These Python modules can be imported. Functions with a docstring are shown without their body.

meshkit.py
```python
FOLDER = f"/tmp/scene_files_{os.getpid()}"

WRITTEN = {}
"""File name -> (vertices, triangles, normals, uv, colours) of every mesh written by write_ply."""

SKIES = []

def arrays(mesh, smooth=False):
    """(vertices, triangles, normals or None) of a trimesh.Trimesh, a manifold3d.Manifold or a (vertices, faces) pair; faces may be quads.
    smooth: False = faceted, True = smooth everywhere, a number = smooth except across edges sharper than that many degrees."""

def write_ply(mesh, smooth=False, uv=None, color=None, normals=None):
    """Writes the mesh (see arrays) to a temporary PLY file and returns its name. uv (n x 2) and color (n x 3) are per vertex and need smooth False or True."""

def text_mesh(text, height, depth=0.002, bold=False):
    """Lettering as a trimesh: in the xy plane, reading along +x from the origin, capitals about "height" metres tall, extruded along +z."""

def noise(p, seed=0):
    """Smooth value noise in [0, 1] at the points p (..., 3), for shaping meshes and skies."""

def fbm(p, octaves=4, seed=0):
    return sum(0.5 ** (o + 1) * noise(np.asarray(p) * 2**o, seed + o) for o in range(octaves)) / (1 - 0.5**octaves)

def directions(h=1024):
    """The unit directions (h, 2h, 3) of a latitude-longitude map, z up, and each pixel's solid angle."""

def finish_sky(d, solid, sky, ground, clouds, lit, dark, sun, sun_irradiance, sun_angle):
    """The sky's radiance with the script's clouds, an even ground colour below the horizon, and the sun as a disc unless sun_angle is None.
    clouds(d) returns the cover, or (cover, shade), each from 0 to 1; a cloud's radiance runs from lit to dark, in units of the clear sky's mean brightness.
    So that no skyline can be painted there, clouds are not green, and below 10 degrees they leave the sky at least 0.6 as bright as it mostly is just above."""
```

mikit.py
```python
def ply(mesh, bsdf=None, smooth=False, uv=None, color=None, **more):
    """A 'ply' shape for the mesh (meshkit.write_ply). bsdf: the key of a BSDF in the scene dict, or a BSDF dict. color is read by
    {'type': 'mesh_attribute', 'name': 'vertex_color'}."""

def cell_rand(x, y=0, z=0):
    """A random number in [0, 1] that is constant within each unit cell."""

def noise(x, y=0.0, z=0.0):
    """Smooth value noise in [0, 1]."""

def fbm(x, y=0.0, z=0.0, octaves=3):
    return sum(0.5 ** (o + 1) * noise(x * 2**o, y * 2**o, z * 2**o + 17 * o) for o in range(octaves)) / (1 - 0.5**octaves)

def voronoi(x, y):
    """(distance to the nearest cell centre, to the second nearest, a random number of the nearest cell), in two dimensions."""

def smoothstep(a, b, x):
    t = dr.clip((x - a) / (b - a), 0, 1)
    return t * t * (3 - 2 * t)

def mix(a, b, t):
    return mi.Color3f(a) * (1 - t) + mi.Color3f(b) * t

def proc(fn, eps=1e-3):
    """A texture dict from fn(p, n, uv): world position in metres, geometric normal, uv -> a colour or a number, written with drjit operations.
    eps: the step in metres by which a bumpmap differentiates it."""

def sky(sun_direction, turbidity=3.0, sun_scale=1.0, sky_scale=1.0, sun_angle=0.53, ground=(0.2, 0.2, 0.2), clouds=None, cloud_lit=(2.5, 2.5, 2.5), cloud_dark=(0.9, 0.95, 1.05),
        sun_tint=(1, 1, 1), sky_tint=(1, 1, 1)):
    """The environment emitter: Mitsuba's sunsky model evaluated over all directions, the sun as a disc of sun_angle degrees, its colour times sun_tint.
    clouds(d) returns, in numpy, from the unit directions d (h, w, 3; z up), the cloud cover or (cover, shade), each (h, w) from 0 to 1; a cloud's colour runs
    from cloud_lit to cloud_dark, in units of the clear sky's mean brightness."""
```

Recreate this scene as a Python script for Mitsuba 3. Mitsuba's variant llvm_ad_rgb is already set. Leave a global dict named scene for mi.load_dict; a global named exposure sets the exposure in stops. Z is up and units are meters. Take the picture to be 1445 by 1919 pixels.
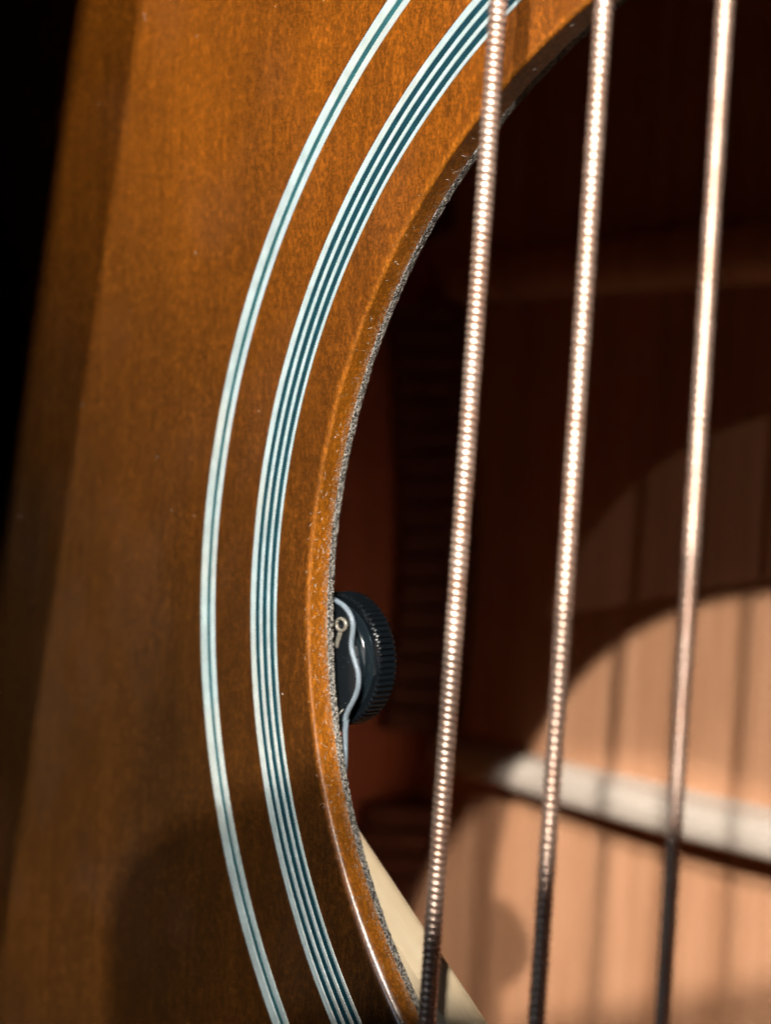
import math, random
import numpy as np, trimesh, mitsuba as mi, drjit as dr, mikit, meshkit
from shapely.geometry import Polygon, Point
from mikit import proc, noise, fbm, smoothstep, mix

T = mi.ScalarTransform4f
MM = 0.001
rng = np.random.default_rng(7)
random.seed(7)
scene, labels = {}, {}

# ------------------------------------------------------------------ camera (a phone's 2x lens, 12 cm from the sound hole)
CAM = np.array([50.727, 11.152, 88.126])
RIGHT = np.array([0.69093, 0.04538, -0.72150])
UP = np.array([-0.05591, 0.99839, 0.00926])
BACK = np.array([0.72076, 0.03394, 0.69235])
exposure = 4.0
scene['camera'] = dict(type='thinlens', fov=28.064, fov_axis='x', aperture_radius=1.2 * MM, focus_distance=127.0 * MM,
                       near_clip=0.004, far_clip=10.0,
                       to_world=T().look_at(origin=(CAM * MM).tolist(), target=((CAM - BACK * 100) * MM).tolist(), up=UP.tolist()))

# ------------------------------------------------------------------ lights: one strong small lamp, weaker ones, an added bluish spot
SA = np.array([0.645, 0.645, 1.0]); SA_N = SA / np.linalg.norm(SA)
LAMP_D = 800.0
LAMP = SA_N * LAMP_D + np.array([-30.0, -10.0, 0.0])
LAMP_R = 7.5
LAMP_L = 23500.0 / 16
SA2 = np.array([0.87, 0.93, 1.0]); SA2_N = SA2 / np.linalg.norm(SA2)
LAMP2 = SA2_N * 800 + np.array([-30.0, -10.0, 0.0])
LAMP2_R = 11.0
LAMP2_L = 8100.0 / 16
SB = np.array([0.575, 0.36, 1.0])
scene['bulb_glow'] = dict(type='spot', intensity={'type': 'rgb', 'value': [0.16 / 16, 0.145 / 16, 0.13 / 16]}, cutoff_angle=9.0, beam_width=8.6,
                          to_world=T().look_at(origin=(SB * 700 * MM).tolist(), target=[0.018, -0.01, 0], up=[0, 1, 0]))
SC = np.array([0.05, 0.31, 1.0])  # bluish spot added for the lip highlight and some fill
scene['added_blue_spot'] = dict(type='spot', intensity={'type': 'rgb', 'value': [0.050 / 16, 0.064 / 16, 0.078 / 16]}, cutoff_angle=17.5, beam_width=16.5,
                             to_world=T().look_at(origin=(SC * 620 * MM).tolist(), target=[0.098, -0.015, 0], up=[0, 1, 0]))

# ------------------------------------------------------------------ materials
def bsdf(name, d, two=True):
    scene[name] = dict(type='twosided', bsdf=d) if two else d

def rgb(*c):
    return {'type': 'rgb', 'value': list(c)}

def principled(color, rough, spec=0.5, **k):
    return dict(type='principled', base_color=color if isinstance(color, dict) else rgb(*color), roughness=rough, specular=spec, **k)

def bumped(d, fn, eps=2e-5, scale=1.0):
    return dict(type='bumpmap', arbitrary=proc(fn, eps), scale=scale, bsdf=d)

def top_color(p, n, uv):
    x, y, z = p.x * 1000, p.y * 1000, p.z * 1000
    fleck = smoothstep(0.42, 0.92, noise(x * 6.2 + 0.5 * y, y * 2.4, z * 5))     # silky amber flecks along the grain
    fine = smoothstep(0.35, 0.9, noise(x * 10.0, y * 6.5, z * 9 + 5))
    pore = smoothstep(0.74, 0.9, noise(x * 9.0, y * 0.9, z * 7 + 2))
    cloud = fbm(x * 0.10, y * 0.05, 3.0, 3)
    amber = smoothstep(-24.0, 66.0, y + 0.62 * (x + 62))    # light falloff painted in: brighter amber towards the upper bout, darker waist and left
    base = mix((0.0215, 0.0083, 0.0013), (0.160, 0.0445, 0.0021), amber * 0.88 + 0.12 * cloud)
    rim = 1 - smoothstep(49.9, 50.9, dr.sqrt(x * x + y * y))  # amber lacquer on the cut edge, painted brighter for facing the lamp
    base = mix(base, (0.27, 0.086, 0.0055), rim * 0.9)
    m = (0.70 + 0.55 * fleck + 0.5 * fine) * (0.82 + 0.3 * cloud) * (1 - 0.22 * pore) * (0.86 + 0.28 * noise(x * 1.6 + 0.6 * noise(y * 0.12, x * 0.2), y * 0.025, 6.0)) * (1 - 0.12 * smoothstep(0.66, 0.85, fbm(x * 0.22, y * 0.2, 5.0, 2)))
    frayed = smoothstep(0.55, 0.66, noise(x * 9, y * 9, z * 9 + 3) + 0.22 * smoothstep(-1.4, -2.2, z) - 0.14) * smoothstep(-1.3, -1.7, z)
    return mix(base * m, (0.30, 0.26, 0.21), frayed * 0.7)

def top_bump(p, n, uv):
    x, y = p.x * 1000, p.y * 1000
    return (noise(x * 9, y * 3.5, p.z * 9000) * 0.5 + noise(x * 20, y * 12, p.z * 20000) * 0.25) * 1.3e-5

def top_rough(p, n, uv):
    x, y = p.x * 1000, p.y * 1000
    return 0.24 + 0.14 * smoothstep(0.4, 0.75, fbm(x * 0.12, y * 0.09, 2.0, 3)) + 0.05 * noise(x * 3 + y * 2, y * 0.3 - x * 0.4, 1.0)
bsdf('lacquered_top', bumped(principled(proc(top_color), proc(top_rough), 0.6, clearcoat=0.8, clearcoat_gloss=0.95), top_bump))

def raw_color(p, n, uv):
    x, y, z = p.x * 1000, p.y * 1000, p.z * 1000
    a = noise(x * 9, y * 9, z * 9 + 3)
    b = noise(x * 18, y * 15, z * 15)
    t = smoothstep(0.44, 0.64, a * 0.6 + b * 0.4)
    return mix((0.007, 0.006, 0.005), (0.36, 0.335, 0.29), t)
bsdf('raw_edge', bumped(principled(proc(raw_color), 0.55, 0.6), lambda p, n, uv: noise(p.x * 14000, p.y * 14000, p.z * 14000) * 9e-5))

bsdf('pale_purfling', principled(proc(lambda p, n, uv: mix((0.31, 0.39, 0.40), (0.335, 0.375, 0.36), smoothstep(0.5, 0.9, noise(p.x * 140, p.y * 140))) * (0.80 + 0.22 * noise(p.x * 1100, p.y * 1100) + 0.12 * noise(p.x * 260, p.y * 260, 3))), 0.4, 0.5, clearcoat=0.5, clearcoat_gloss=0.93))
bsdf('teal_purfling', principled(proc(lambda p, n, uv: mi.Color3f(0.014, 0.068, 0.080) * (0.8 + 0.4 * noise(p.x * 900, p.y * 900))), 0.4, 0.5, clearcoat=0.5, clearcoat_gloss=0.93))
bsdf('dark_purfling', principled(proc(lambda p, n, uv: mi.Color3f(0.003, 0.030, 0.043) * (0.8 + 0.4 * noise(p.x * 1500, p.y * 1500))), 0.4, 0.5, clearcoat=0.5, clearcoat_gloss=0.93))

def back_color(p, n, uv):
    x, y = p.x * 1000, p.y * 1000
    g = fbm(x * 0.55, y * 0.012, 2.0, 3)
    s = noise(x * 3.2, y * 0.10, 4.0)
    c = fbm(x * 0.05, y * 0.04, 8.0, 2)
    return mix((0.34, 0.165, 0.085), (0.44, 0.232, 0.130), smoothstep(0.25, 0.75, g * 0.55 + 0.25 * s + 0.2 * c))
bsdf('bare_back_wood', principled(proc(back_color), 0.6, 0.3))
bsdf('side_wood', principled(proc(lambda p, n, uv: mi.Color3f(0.42, 0.145, 0.082) * (0.75 + 0.5 * fbm(p.y * 25, p.z * 900, p.x * 25, 2))), 0.6, 0.3))
bsdf('outer_side', principled((0.05, 0.018, 0.006), 0.3, 0.5, clearcoat=0.6))
bsdf('lining_wood', principled(proc(lambda p, n, uv: mi.Color3f(0.13, 0.05, 0.028) * (0.8 + 0.4 * noise(p.x * 900, p.y * 900, p.z * 300))), 0.65, 0.3))

def spruce_color(p, n, uv):
    a, z = (p.x * 0.77 - p.y * 0.63) * 1000, p.z * 1000
    g = noise(z * 1.1 + 0.5 * noise(a * 0.05), a * 0.02, 3)
    return mix((0.64, 0.49, 0.30), (0.76, 0.63, 0.43), g * 0.7 + 0.3 * noise(a * 0.6, z * 6, 2))
bsdf('spruce', principled(proc(spruce_color), 0.55, 0.35))
bsdf('pale_brace', principled(proc(lambda p, n, uv: mi.Color3f(0.41, 0.355, 0.30) * (0.78 + 0.2 * noise(p.x * 40, p.y * 900, p.z * 900) + 0.15 * fbm(p.x * 60, p.y * 200, 1, 2))), 0.5, 0.35))

def bronze(p, n, uv):
    t = noise(p.x * 300, p.y * 420, 1) * 0.6 + noise(p.x * 2500, p.y * 2500, p.z * 2500) * 0.4
    return mix((0.78, 0.51, 0.385), (0.91, 0.67, 0.54), smoothstep(0.2, 0.6, t))
bsdf('bronze_winding', dict(type='principled', base_color=proc(bronze), metallic=0.86, roughness=0.37, specular=0.5))
bsdf('plain_steel', dict(type='principled', base_color=rgb(0.72, 0.70, 0.68), metallic=1.0, roughness=0.28, specular=0.5))
def black_color(p, n, uv):
    s = noise(p.x * 9000, p.y * 9000, p.z * 9000)
    return mix((0.004, 0.006, 0.008), (0.22, 0.25, 0.28), smoothstep(0.84, 0.95, s))
bsdf('black_plastic', principled(proc(black_color), 0.32, 0.5))
bsdf('ribbed_black', principled((0.003, 0.0045, 0.006), 0.24, 0.4))
bsdf('gloss_black', principled((0.006, 0.010, 0.013), 0.16, 0.5))
bsdf('grey_cable', principled(proc(lambda p, n, uv: mi.Color3f(0.135, 0.17, 0.20) * (0.8 + 0.4 * noise(p.x * 6000, p.y * 6000, p.z * 6000))), 0.45, 0.4))
bsdf('beige_metal', principled((0.21, 0.195, 0.16), 0.38, 0.6, metallic=0.4))
bsdf('lint', principled((0.5, 0.47, 0.42), 0.5, 0.4))
bsdf('ebony', principled((0.02, 0.014, 0.012), 0.4, 0.5))
bsdf('bone', principled((0.75, 0.7, 0.6), 0.4, 0.5))
bsdf('black_case', principled((0.012, 0.012, 0.013), 0.5, 0.3))

# ------------------------------------------------------------------ helpers
def numbered(key):
    if key not in scene: return key
    k = 1
    while f'{key}_{k:03d}' in scene: k += 1
    return f'{key}_{k:03d}'

def obj(key, mesh, material, smooth=False, label=None, cat=None, group=None, kind=None, **k):
    key = numbered(key)
    if isinstance(mesh, trimesh.Trimesh):
        mesh = (np.asarray(mesh.vertices), np.asarray(mesh.faces))
    if key.startswith('thumbwheel_control'):
        mesh = (np.asarray(mesh[0]) + [0.0, -0.5, 0.0], mesh[1])
    if isinstance(mesh, trimesh.Trimesh):
        mesh = (np.asarray(mesh.vertices) * MM, np.asarray(mesh.faces))
    else:
        mesh = (np.asarray(mesh[0]) * MM, np.asarray(mesh[1]))
    scene[key] = mikit.ply(mesh, material, smooth=smooth, **k)
    d = {}
    if label: d['label'] = label
    if cat: d['category'] = cat
    if group: d['group'] = group
    if kind: d['kind'] = kind
    if d: labels[key] = d
    return key

def lathe(profile, n=360, closed=True, a0=0.0, a1=2 * math.pi):
    """Revolve (r, z) pairs about z; closed joins the last pair to the first."""
    p = np.asarray(profile, float); m = len(p)
    full = abs(a1 - a0 - 2 * math.pi) < 1e-9
    a = np.linspace(a0, a1, n, endpoint=not full)
    v = np.stack([p[None, :, 0] * np.cos(a)[:, None], p[None, :, 0] * np.sin(a)[:, None], np.broadcast_to(p[:, 1], (n, m))], -1).reshape(-1, 3)
    f = []
    ni = n if full else n - 1
    for i in range(ni):
        i2 = (i + 1) % n
        for j in range(m if closed else m - 1):
            j2 = (j + 1) % m
            f += [[i * m + j, i2 * m + j, i2 * m + j2], [i * m + j, i2 * m + j2, i * m + j2]]
    return v, np.array(f)

def merge(*parts):
    vs, fs, o = [], [], 0
    for v, f in parts:
        v = np.asarray(v); f = np.asarray(f)
        if f.shape[1] == 4: f = np.vstack([f[:, [0, 1, 2]], f[:, [0, 2, 3]]])
        vs.append(v); fs.append(f + o); o += len(v)
    return np.vstack(vs), np.vstack(fs)

def tm(m):
    return np.asarray(m.vertices), np.asarray(m.faces)

def sweep(path, section, up=None, closed_section=True):
    """A section (n x 2: side, up) carried along a path."""
    p = np.asarray(path, float)
    t = np.gradient(p, axis=0); t /= np.linalg.norm(t, axis=1)[:, None]
    up = np.array([0, 0, 1.0] if up is None else up)
    s = np.cross(t, up); s /= np.linalg.norm(s, axis=1)[:, None]
    u = np.cross(s, t)
    c = np.asarray(section, float); m = len(c); n = len(p)
    v = (p[:, None] + s[:, None] * c[None, :, :1] + u[:, None] * c[None, :, 1:]).reshape(-1, 3)
    i, j = np.meshgrid(np.arange(n - 1), np.arange(m), indexing='ij')
    j2 = (j + 1) % m
    q = np.stack([i * m + j, i * m + j2, (i + 1) * m + j2, (i + 1) * m + j], -1).reshape(-1, 4)
    f = np.vstack([q[:, [0, 2, 1]], q[:, [0, 3, 2]]])
    caps = []
    for base, flip in ((0, False), ((n - 1) * m, True)):
        for k in range(1, m - 1):
            tri = [base, base + k, base + k + 1]
            caps.append(tri[::-1] if flip else tri)
    return v, np.vstack([f, np.array(caps)])

def circle(r, n=12):
    a = np.arange(n) * 2 * math.pi / n
    return np.stack([r * np.cos(a), r * np.sin(a)], 1)

def smooth_path(pts, n=80):
    from scipy.interpolate import CubicSpline
    p = np.asarray(pts, float)
    t = np.r_[0, np.cumsum(np.linalg.norm(np.diff(p, axis=0), axis=1))]
    return CubicSpline(t, p)(np.linspace(0, t[-1], n))

def extrude(poly, z0, z1):
    m = trimesh.creation.extrude_polygon(poly, z1 - z0, engine='earcut')
    m.apply_translation([0, 0, z0]); return m

# ------------------------------------------------------------------ the guitar: soundboard
G = 'acoustic_guitar'
labels[G] = {'label': 'brown lacquered acoustic guitar body with round soundhole and pale ringed rosette, under its strings', 'category': 'guitar'}
R_HOLE, THICK = 50.0, 2.8
from scipy.interpolate import PchipInterpolator
_y = [-352, -349, -335, -300, -255, -205, -150, -95, -45, -10, 30, 75, 110, 135, 148, 151]
_w = [0, 55, 112, 168, 194, 199, 187, 160, 138, 133, 137, 146, 137, 100, 40, 0]
_t = np.r_[0, np.cumsum(np.hypot(np.diff(_y), np.diff(_w)))]
_tt = np.linspace(0, _t[-1], 260)
oy, ow = PchipInterpolator(_t, _y)(_tt), PchipInterpolator(_t, _w)(_tt)
BODY = Polygon(np.vstack([np.stack([ow, oy], 1), np.stack([-ow[::-1], oy[::-1]], 1)])).buffer(0)

# purfling strips: (outer radius, inner radius, pale?)
STRIPS_OUT = [(65.62, 64.66, 1), (64.66, 64.14, 0), (64.14, 63.46, 1)]
STRIPS_IN = [(58.14, 57.46, 1), (57.46, 56.90, 0), (56.90, 56.48, 1), (56.48, 55.88, 0), (55.88, 55.48, 1), (55.48, 54.90, 0), (54.90, 54.52, 1)]

RJ = 75.0
prof = [(RJ, 0.0), (65.68, 0), (65.68, -0.9), (63.43, -0.9), (63.43, 0), (58.17, 0), (58.17, -0.9), (54.49, -0.9), (54.49, 0), (51.6, 0.0)]
for a in np.linspace(0, 90, 9)[0:]:
    prof.append((50.9 - 0.75 + 0.75 * (1 - math.sin(math.radians(a))) , -0.75 * (1 - math.cos(math.radians(a)))))
prof += [(50.14, -1.2), (50.10, -1.7), (50.08, -2.12)]
cut = list(prof)
n_arc = len(prof)
v1, f1 = lathe(cut + [(50.6, -2.12), (50.6, -THICK), (RJ, -THICK)], 720)
# the sanded round of the lip: tight at the bass side, fuller towards the lower left
v1 = v1.reshape(720, -1, 3)
for k_ in range(720):
    th = k_ * 0.5
    rho = 0.34 + 0.62 * float(np.clip((th - 192) / 26, 0, 1)) ** 1.2 - 0.62 * float(np.clip((th - 250) / 30, 0, 1))
    for jj, aa in enumerate(np.linspace(0, 90, 9)):
        r_ = 50.15 + rho * (1 - math.sin(math.radians(aa))); z_ = -rho * (1 - math.cos(math.radians(aa)))
        v1[k_, 10 + jj] = [r_ * math.cos(math.radians(th)), r_ * math.sin(math.radians(th)), z_]
v1 = v1.reshape(-1, 3)
plate = extrude(BODY.difference(Point(0, 0).buffer(RJ, 180)), -THICK, 0.0)
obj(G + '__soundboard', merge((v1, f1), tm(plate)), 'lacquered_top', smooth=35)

obj(G + '__soundboard_underside', extrude(BODY.buffer(-2.6).difference(Point(0, 0).buffer(51.2, 180)), -THICK - 0.30, -THICK - 0.05), 'spruce')

# raw lower lip of the cut edge: rough end fibres, never lacquered
na, nz = 4600, 9
a = np.linspace(0, 2 * math.pi, na, endpoint=False)
zz = np.linspace(-2.1, -THICK, nz)
A, Z = np.meshgrid(a, zz, indexing='ij')
pts = np.stack([R_HOLE * np.cos(A), R_HOLE * np.sin(A), Z], -1)
bumpy = meshkit.noise(pts * 5.0, 3) * 0.4 + meshkit.noise(pts * 12.0, 4) * 0.6
edge_wob = (meshkit.noise(pts * 4.0, 9) - 0.5) * 0.12
rr = R_HOLE + 0.08 - (bumpy - 0.45) * 0.20
rr[:, 0] = 50.16
Zd = Z + edge_wob * (np.arange(nz) > 0)
V = np.stack([rr * np.cos(A), rr * np.sin(A), Zd], -1)
V = np.concatenate([V, np.stack([50.6 * np.cos(a), 50.6 * np.sin(a), np.full(na, -THICK - 0.02)], -1)[:, None]], 1)
m = nz + 1
i, j = np.meshgrid(np.arange(na), np.arange(m - 1), indexing='ij'); i2 = (i + 1) % na
q = np.stack([i * m + j, i2 * m + j, i2 * m + j + 1, i * m + j + 1], -1).reshape(-1, 4)
obj(G + '__soundhole_edge', (V.reshape(-1, 3), np.vstack([q[:, [0, 1, 2]], q[:, [0, 2, 3]]])), 'raw_edge', smooth=False,
    label='rough unlacquered grey fibre along the lower lip of the soundhole')

# rosette
for ring, strips, lab in (('rosette_ring', STRIPS_OUT, 'thin outer rosette ring of two pale lines around one dark line'),
                          ('rosette_ring', STRIPS_IN, 'wider inner rosette ring of four pale and three dark lines')):
    key = f'{G}__{ring}' + ('' if strips is STRIPS_OUT else '_001')
    labels[key] = {'label': lab}
    for ro, ri, pale in strips:
        top = 0.02 if pale else -0.03
        c = 0.03
        pr = [(ro - 0.004, -0.88), (ro - 0.004, top - c), (ro - c, top), (ri + c, top), (ri + 0.004, top - c), (ri + 0.004, -0.88)]
        V_, F_ = lathe(pr, 900)
        th_ = np.arctan2(V_[:, 1], V_[:, 0]); r_ = np.hypot(V_[:, 0], V_[:, 1])
        outer = r_ > (ro + ri) / 2
        wob = np.where(outer, meshkit.noise(np.stack([np.cos(th_) * 14, np.sin(th_) * 14, th_ * 0 + ro * 7], 1)), meshkit.noise(np.stack([np.cos(th_) * 14, np.sin(th_) * 14, th_ * 0 + ri * 7], 1))) - 0.5
        wob = wob * (0.0 if ro in (65.67, 58.16) and False else 0.055)
        V_[:, :2] *= (1 + wob / r_)[:, None]
        obj(key + '__purfling_strip', (V_, F_), 'pale_purfling' if pale else ('teal_purfling' if strips is STRIPS_OUT else 'dark_purfling'), smooth=25)

# lint and loose wood fibres on the lacquered lip, specks of dust on the top
def sliver(p, d, length, w):
    d = d / np.linalg.norm(d); s = np.cross(d, [0.3, 0.2, 0.93]); s /= np.linalg.norm(s); u = np.cross(s, d)
    bend = (rng.random() - 0.5) * 0.5 * length
    c = [p - d * length / 2, p + u * 0.03 + s * bend * 0.3, p + d * length / 2]
    v = []
    for k, q_ in enumerate(c):
        r = w * (0.4, 1.0, 0.3)[k]
        v += [q_ + s * r, q_ + u * r, q_ - s * r, q_ - u * r]
    f = []
    for k in range(2):
        for b in range(4):
            b2 = (b + 1) % 4
            f += [[k * 4 + b, k * 4 + b2, k * 4 + 4 + b2], [k * 4 + b, k * 4 + 4 + b2, k * 4 + 4 + b]]
    f += [[0, 2, 1], [0, 3, 2], [8, 9, 10], [8, 10, 11]]
    return np.array(v), np.array(f)

fib = []
for k in range(260):
    th = math.radians(rng.normal(188, 16) if k % 3 else rng.uniform(115, 222))
    zr = -rng.random() ** 1.2 * 1.7
    r = 50.12 if zr < -0.7 else 50.1 + 0.75 * (1 - math.sqrt(max(0, 1 - ((0.75 + zr) / 0.75) ** 2)))
    er, et = np.array([math.cos(th), math.sin(th), 0]), np.array([-math.sin(th), math.cos(th), 0])
    p = er * (r - 0.04) + np.array([0, 0, zr + 0.04])
    d = et * rng.normal(0, 1) + np.array([0, 0, 1]) * rng.normal(0.3, .8) - er * rng.normal(0.35, 0.3)
    fib.append(sliver(p, d, rng.uniform(0.14, 0.55), rng.uniform(0.010, 0.019)))
obj(G + '__wood_fuzz', merge(*fib), 'lint', kind='stuff')
dust = []
for k in range(46):
    x, y = rng.uniform(-104, -51), rng.uniform(-48, 62)
    if math.hypot(x, y) < 51.5 or (x < -58 and y < 0): continue
    s = trimesh.creation.icosphere(subdivisions=1, radius=1.0)
    r = rng.uniform(0.025, 0.06)
    s.apply_scale([r * rng.uniform(0.6, 2.2), r, r * 0.5]); s.apply_transform(trimesh.transformations.rotation_matrix(rng.uniform(0, 6), [0, 0, 1]))
    s.apply_translation([x, y, 0.02]); dust.append(tm(s))
obj(G + '__dust', merge(*dust), 'lint', kind='stuff')

# ------------------------------------------------------------------ sides, back, braces, linings
INNER = BODY.buffer(-2.4)
obj(G + '__side', extrude(BODY.difference(INNER), -102.0, -THICK), 'side_wood', label='dark reddish side of the body, seen through the soundhole')
obj(G + '__back', extrude(BODY, -105.0, -102.0), 'bare_back_wood', label='light brown bare wood back lit through the soundhole')

def brace_section(w, h, r=0.45):
    a = np.linspace(0, math.pi, 11)
    top = np.stack([w / 2 * np.cos(a), h - w * r + w * r * np.sin(a)], 1)
    return np.vstack([[w / 2, 0], top, [-w / 2, 0]])

def back_brace(y, w, h0, x0, x1, mat, label):
    n = 40
    xs = np.linspace(x0, x1, n)
    vs = []
    s0 = brace_section(w, 1.0)
    m = len(s0)
    for x in xs:
        t = abs(2 * (x - x0) / (x1 - x0) - 1)
        h = h0 * (1 - 0.75 * max(0, (t - 0.55) / 0.45) ** 1.6)
        s = brace_section(w, h, min(0.35, h / w * 0.9))
        vs.append(np.stack([np.full(m, x), y + s[:, 0], -102.0 + s[:, 1]], 1))
    v = np.vstack(vs)
    i, j = np.meshgrid(np.arange(n - 1), np.arange(m), indexing='ij'); j2 = (j + 1) % m
    q = np.stack([i * m + j, i * m + j2, (i + 1) * m + j2, (i + 1) * m + j], -1).reshape(-1, 4)
    obj(G + '__back_brace', (v, np.vstack([q[:, [0, 1, 2]], q[:, [0, 2, 3]]])), mat, smooth=40, label=label)
back_brace(-38.0, 5.4, 9.5, -131, 131, 'pale_brace', 'pale cream brace crossing the lit back')
back_brace(42.0, 7.5, 11.0, -133, 133, 'bare_back_wood', 'dark brace crossing the shaded upper part of the back')

# kerfed lining: separate blocks round the foot of the side on the bass side
ring = np.array(INNER.exterior.coords)
ring = ring[(ring[:, 0] < 0)]
order = np.argsort(ring[:, 1]); ring = ring[order]
ys = np.linspace(-75, 62, 34)
xs = np.interp(ys, ring[:, 1], ring[:, 0])
for k in range(len(ys) - 1):
    xm, ym = (xs[k] + xs[k + 1]) / 2, (ys[k] + ys[k + 1]) / 2
    if abs(ym + 38.6) < 5.6 or abs(ym - 42) < 5.8: continue
    tx = np.array([xs[k + 1] - xs[k], ys[k + 1] - ys[k]]); L = np.linalg.norm(tx); tx /= L
    nx = np.array([tx[1], -tx[0]])                       # into the body
    hw = L / 2 - 0.35
    sec = [(0.0, -102.0), (6.0, -102.0), (6.0, -99.5), (2.2, -89.0), (0.0, -88.5)]
    v = []
    for s in (-hw, hw):
        for d_, z in sec:
            q2 = np.array([xm, ym]) + tx * s + nx * d_
            v.append([q2[0], q2[1], z])
    f = [[0, 1, 2], [0, 2, 3], [0, 3, 4], [5, 7, 6], [5, 8, 7], [5, 9, 8]]
    for b in range(5):
        b2 = (b + 1) % 5
        f += [[b, b + 5, b2 + 5], [b, b2 + 5, b2]]
    obj(G + '__kerfed_lining__block', (np.array(v), np.array(f)), 'lining_wood')

# X-brace leg under the soundboard, showing past the lower left of the hole
def top_brace(p0, p1, w, h, mat, label=None):
    path = np.linspace(np.array([*p0, -THICK]), np.array([*p1, -THICK]), 30)
    a = np.linspace(0, math.pi, 13)
    low = np.stack([w / 2 * np.cos(a), -(h - 2.2) - 2.2 * np.sin(a)], 1)
    sec = np.vstack([[w / 2, 0.0], low, [-w / 2, 0.0]])
    obj(G + '__top_brace', sweep(path, sec), mat, smooth=30, label=label)
bd = np.array([-39.1 + 55.9, -38.5 + 25.6]); bd /= np.linalg.norm(bd)
bn = np.array([-bd[1], bd[0]])                              # towards the hole
off = np.array([-49.6, -23.5]) - bn * 2.6
top_brace(off - bd * 70, off + bd * 150, 7.0, 5.6, 'spruce', 'pale spruce brace running diagonally under the lower left of the soundhole')

# ------------------------------------------------------------------ fretboard end, neck, bridge (outside the frame, they carry the strings)
def box(x0, x1, y0, y1, z0, z1):
    b = trimesh.creation.box(extents=[x1 - x0, y1 - y0, z1 - z0]); b.apply_translation([(x0 + x1) / 2, (y0 + y1) / 2, (z0 + z1) / 2]); return b
obj(G + '__fretboard', box(-27, 27, 68, 230, 0.0, 5.5), 'ebony')
obj(G + '__neck', box(-25, 25, 152, 230, -22, -0.05), 'outer_side')
obj(G + '__bridge', extrude(Polygon([(-80, -172), (80, -172), (80, -160), (45, -150), (-45, -150), (-80, -160)]), 0.0, 8.0), 'ebony')
obj(G + '__saddle', box(-36, 36, -159, -156, 8.0, 10.9), 'bone')

# ------------------------------------------------------------------ strings
HS, DX, X0, SP, ZS = 8.6726, 9.8286, -24.3678, 0.0009, -0.0103
def string_path(i, y):
    x = (X0 + DX * i) * (1 - SP * y)
    return np.stack([x, y, HS + ZS * y], -1)

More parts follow.
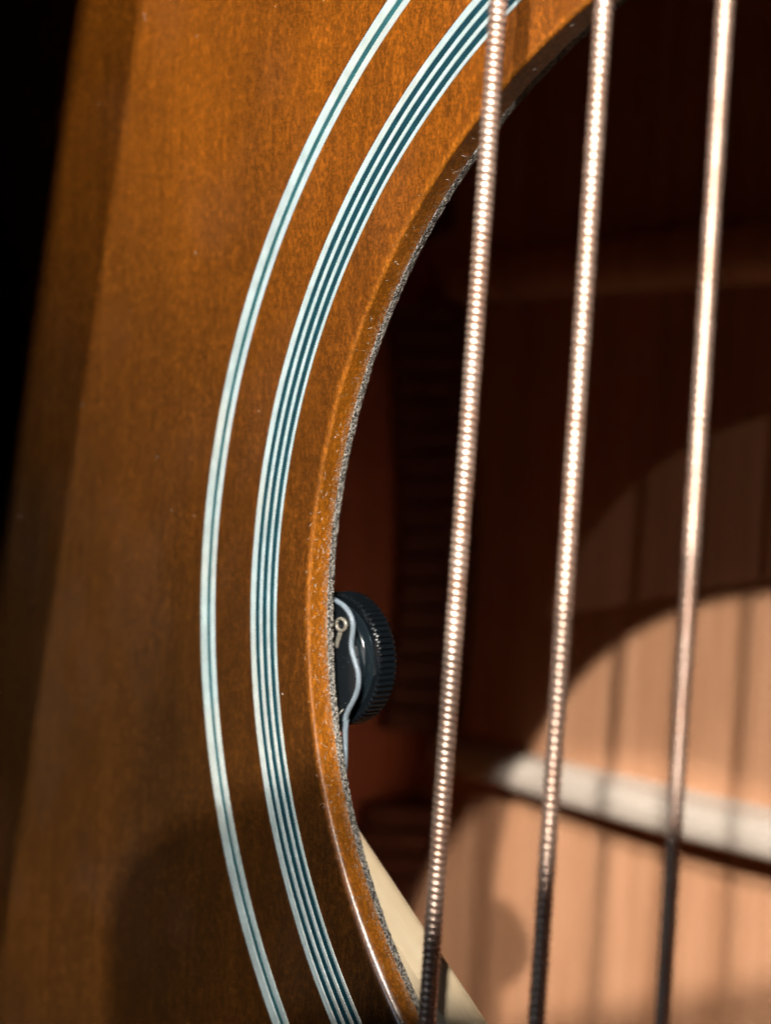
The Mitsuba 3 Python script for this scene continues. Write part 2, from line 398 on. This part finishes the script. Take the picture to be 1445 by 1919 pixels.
def wound(i, dia, wrap, pitch, y0, y1, segs=26, ring=8):
    """One continuous round wire wrapped in a tight helix round the core."""
    p0, p1 = string_path(i, np.array([y0, y1]))
    L = np.linalg.norm(p1 - p0); t = (p1 - p0) / L
    s = np.cross(t, [0, 0, 1]); s /= np.linalg.norm(s); u = np.cross(s, t)
    n = int(L / pitch * segs)
    k = np.arange(n + 1)
    ang = k * 2 * math.pi / segs
    along = k / segs * pitch
    jit = np.interp(along, np.arange(0, L + 2, 0.4), rng.normal(0, 0.014, len(np.arange(0, L + 2, 0.4))))
    along = along + np.interp(along, np.arange(0, L + 2, 0.5), rng.normal(0, 0.012, len(np.arange(0, L + 2, 0.5))))
    rad = s[None] * np.cos(ang)[:, None] + u[None] * np.sin(ang)[:, None]
    c = p0 + t * along[:, None] + rad * (dia / 2 - wrap / 2 + jit[:, None])
    half = math.radians(56)                              # polished windings: flattened crowns, sharp grooves
    b = np.linspace(-half, half, ring - 1)
    rho = pitch / 2 / math.sin(half) * 0.995
    h_ = np.r_[rho * (np.cos(b) - 1), -0.5 * wrap] + wrap / 2
    a_ = np.r_[rho * np.sin(b), pitch / 2]
    v = c[:, None] + h_[None, :, None] * rad[:, None] + a_[None, :, None] * t[None, None]
    m = ring
    i_, j = np.meshgrid(np.arange(n), np.arange(m - 1), indexing='ij')
    q = np.stack([i_ * m + j, i_ * m + j + 1, (i_ + 1) * m + j + 1, (i_ + 1) * m + j], -1).reshape(-1, 4)
    return v.reshape(-1, 3), np.vstack([q[:, [0, 2, 1]], q[:, [0, 3, 2]]])

def plain(i, dia, y0, y1):
    return sweep(string_path(i, np.linspace(y0, y1, 12)), circle(dia / 2, 16))

names = ['thickest wound string, leftmost of the three in view, nearest the soundhole edge', 'middle of the three wound strings in view',
         'thinnest wound string in view, farthest right and most blurred', None, None, None]
for i, (dia, wrap, pitch) in enumerate([(1.34, 0.46, 0.52), (1.22, 0.47, 0.55), (1.06, 0.46, 0.57), (0.62, 0.25, 0.30), (0.41, 0, 0), (0.31, 0, 0)]):
    key = f'{G}__string' + (f'_{i:03d}' if i else '')
    if names[i]: labels[key] = {'label': names[i]}
    if wrap:
        obj(key + '__core', plain(i, dia - 2 * wrap + 0.06, -158, 225), 'plain_steel', smooth=60)
        obj(key + '__winding', wound(i, dia, wrap, pitch, -100 if i < 3 else -60, 75), 'bronze_winding', smooth=True)
    else:
        obj(key, plain(i, dia, -158, 225), 'plain_steel', smooth=60)

# ------------------------------------------------------------------ thumbwheel control under the edge of the soundhole
W = 'thumbwheel_control'
labels[W] = {'label': 'small black knurled thumbwheel control tucked under the left edge of the soundhole', 'category': 'control knob'}
WC = np.array([-51.85, -6.45])
NT = 68
pr_top, pr_bot = -4.9, -7.0
n = NT * 8
ang = np.arange(n) * 2 * math.pi / n
tooth = 0.5 + 0.5 * np.clip(2.2 * np.cos(ang * NT), -1, 1)
def ring_at(r, z): return np.stack([WC[0] + r * np.cos(ang), WC[1] + r * np.sin(ang), np.full(n, z) if np.isscalar(z) else z], 1)
rt = 5.83 + 0.20 * tooth
rows = [ring_at(5.10, pr_top - 0.15), ring_at(5.15, pr_top - 0.02), ring_at(5.5, pr_top), ring_at(rt - 0.16, pr_top), ring_at(rt, pr_top - 0.13), ring_at(rt, pr_bot + 0.13), ring_at(rt - 0.16, pr_bot), ring_at(1.0, pr_bot)]
v = np.vstack(rows); f = []
for k in range(len(rows) - 1):
    i = np.arange(n); i2 = (i + 1) % n
    f += [np.stack([k * n + i, (k + 1) * n + i, (k + 1) * n + i2], 1), np.stack([k * n + i, (k + 1) * n + i2, k * n + i2], 1)]
obj(W + '__wheel', (v, np.vstack(f)), 'ribbed_black', smooth=35)
def off_lathe(pr, n=160):
    v, f = lathe(pr, n); v = v + np.array([WC[0], WC[1], 0]); return v, f
obj(W + '__wheel_face', off_lathe([(0.8, -4.55), (4.35, -4.55), (4.42, -4.62), (4.46, -4.85), (4.95, -4.9), (5.09, -5.0), (5.09, -5.4), (0.8, -5.4)]), 'gloss_black', smooth=30)
obj(W + '__hub', off_lathe([(0.0, -4.30), (3.75, -4.30), (3.9, -4.36), (3.95, -4.56), (0.0, -4.56)]), 'gloss_black', smooth=30)
# housing plate over the wheel, its edge followed by the cable
plate_pts = [(-54.5, -0.4), (-50.6, -1.1), (-49.2, -1.7), (-48.45, -2.8), (-48.5, -4.8), (-47.9, -6.2), (-47.4, -7.3), (-47.6, -8.7), (-48.5, -10.2), (-48.9, -11.5), (-49.6, -12.6), (-54.5, -13.2)]
obj(W + '__housing', extrude(Polygon(plate_pts), -4.25, -3.72), 'black_plastic')
obj(W + '__mount', box(-60, -52.0, -13.5, -0.5, -4.9, -2.82), 'black_case')
cab = smooth_path([(-52.0, -0.7, -3.6), (-50.7, -1.05, -3.6), (-49.2, -1.6, -3.6), (-48.25, -2.8, -3.6), (-48.3, -4.8, -3.6), (-47.7, -6.2, -3.6), (-47.2, -7.4, -3.6), (-47.35, -8.8, -3.6), (-48.2, -10.3, -3.6), (-48.75, -11.5, -3.65)], 120)
obj(W + '__cable', sweep(cab, circle(0.24, 12)), 'grey_cable', smooth=60, label='thin grey-blue cable curving over the control')
cab2 = smooth_path([(-48.65, -11.35, -3.72), (-48.75, -12.0, -3.75), (-48.65, -14.3, -3.75), (-48.75, -16.2, -3.8), (-49.4, -18.5, -3.9)], 60)
obj(W + '__cable', sweep(cab2, circle(0.25, 12)), 'grey_cable', smooth=60, label='grey-blue cable end running down behind the soundhole edge')
ey = trimesh.creation.torus(0.56, 0.17, major_sections=40, minor_sections=14); ey.apply_scale([1.1, 0.95, 1.0]); ey.apply_translation([-49.7, -3.1, -3.55])
obj(W + '__eyelet', ey, 'beige_metal', smooth=True, label='small beige metal eyelet beside the cable')
tail = smooth_path([(-49.75, -3.7, -3.57), (-50.0, -4.3, -3.57), (-50.3, -5.1, -3.6)], 20)
obj(W + '__eyelet_tail', sweep(tail, circle(0.26, 10) * [1, .5]), 'beige_metal', smooth=60)
hair = smooth_path([(-49.0, -10.5, -3.6), (-49.5, -11.4, -3.4), (-49.6, -12.2, -3.5), (-49.0, -13.1, -3.5), (-49.2, -14.0, -3.4)], 40)
obj(W + '__stray_fibre', sweep(hair, circle(0.035, 6)), 'lint', smooth=60)

# ------------------------------------------------------------------ out of the frame: the phone that took the picture (it throws the round-cornered shadow) and the lamp
PH = 'smartphone'
labels[PH] = {'label': 'black smartphone held over the strings, out of the frame', 'category': 'phone'}
sh = Polygon([(-52 + 7, -105 + 7), (23 - 7, -105 + 7), (23 - 7, 48 - 7), (-52 + 7, 48 - 7)]).buffer(7, 24)
b = extrude(sh, 1.5, 10.0)
M = np.eye(4); M[:3, 0], M[:3, 1], M[:3, 2], M[:3, 3] = RIGHT, UP, BACK, CAM
b.apply_transform(M)
obj(PH + '__body', b, 'black_case', smooth=30)

LA = 'reading_lamp'
labels[LA] = {'label': 'small reading lamp with two bright bulbs, out of the frame', 'category': 'lamp'}
def placed(mesh, at, z):
    z = z / np.linalg.norm(z); x = np.cross([0, 1, 0], z); x /= np.linalg.norm(x)
    M = np.eye(4); M[:3, 0], M[:3, 1], M[:3, 2], M[:3, 3] = x, np.cross(z, x), z, at
    mesh.apply_transform(M); return mesh
def disc(r, n=24):
    c = circle(r, n)
    return trimesh.Trimesh(np.vstack([[0, 0, 0], np.c_[c, np.zeros(n)]]), [[0, i + 1, (i + 1) % n + 1] for i in range(n)], process=False)
for at, r, L in ((LAMP, LAMP_R, LAMP_L), (LAMP2, LAMP2_R, LAMP2_L)):
    k = obj(LA + '__bulb', placed(disc(r), at, -at), 'black_case')
    scene[k]['emitter'] = dict(type='area', radiance=rgb(L, L * 0.93, L * 0.84))
    obj(LA + '__lamp_head', placed(trimesh.Trimesh(*lathe([(r + 1, -1), (34, 25), (35, 25), (r + 2, -2), (r + 2, -30), (0.01, -30), (0.01, -3), (r + 1, -3)], 48), process=False), at, -at), 'black_case', smooth=30)

# added dark card, out of the frame: its straight edge shades the left side
CARD = 'shade_card'
labels[CARD] = {'label': 'flat black card added out of the frame to shade the left side of the guitar body', 'category': 'card'}
def toward(x, y, h):
    p = np.array([x, y, 0.0]); d = LAMP - p; return p + d * (h / d[2])
H = 52.0
e0, e1 = toward(-67.5, 115.6, H), toward(-112.7, -113.6, H)
far = np.array([-95.0, 18.0, 0.0])
pv = np.array([e0, e1, e1 + far, e0 + far]); pv = np.vstack([pv, pv + [0, 0, 1.2]])
obj(CARD, trimesh.convex.convex_hull(pv), 'black_case')
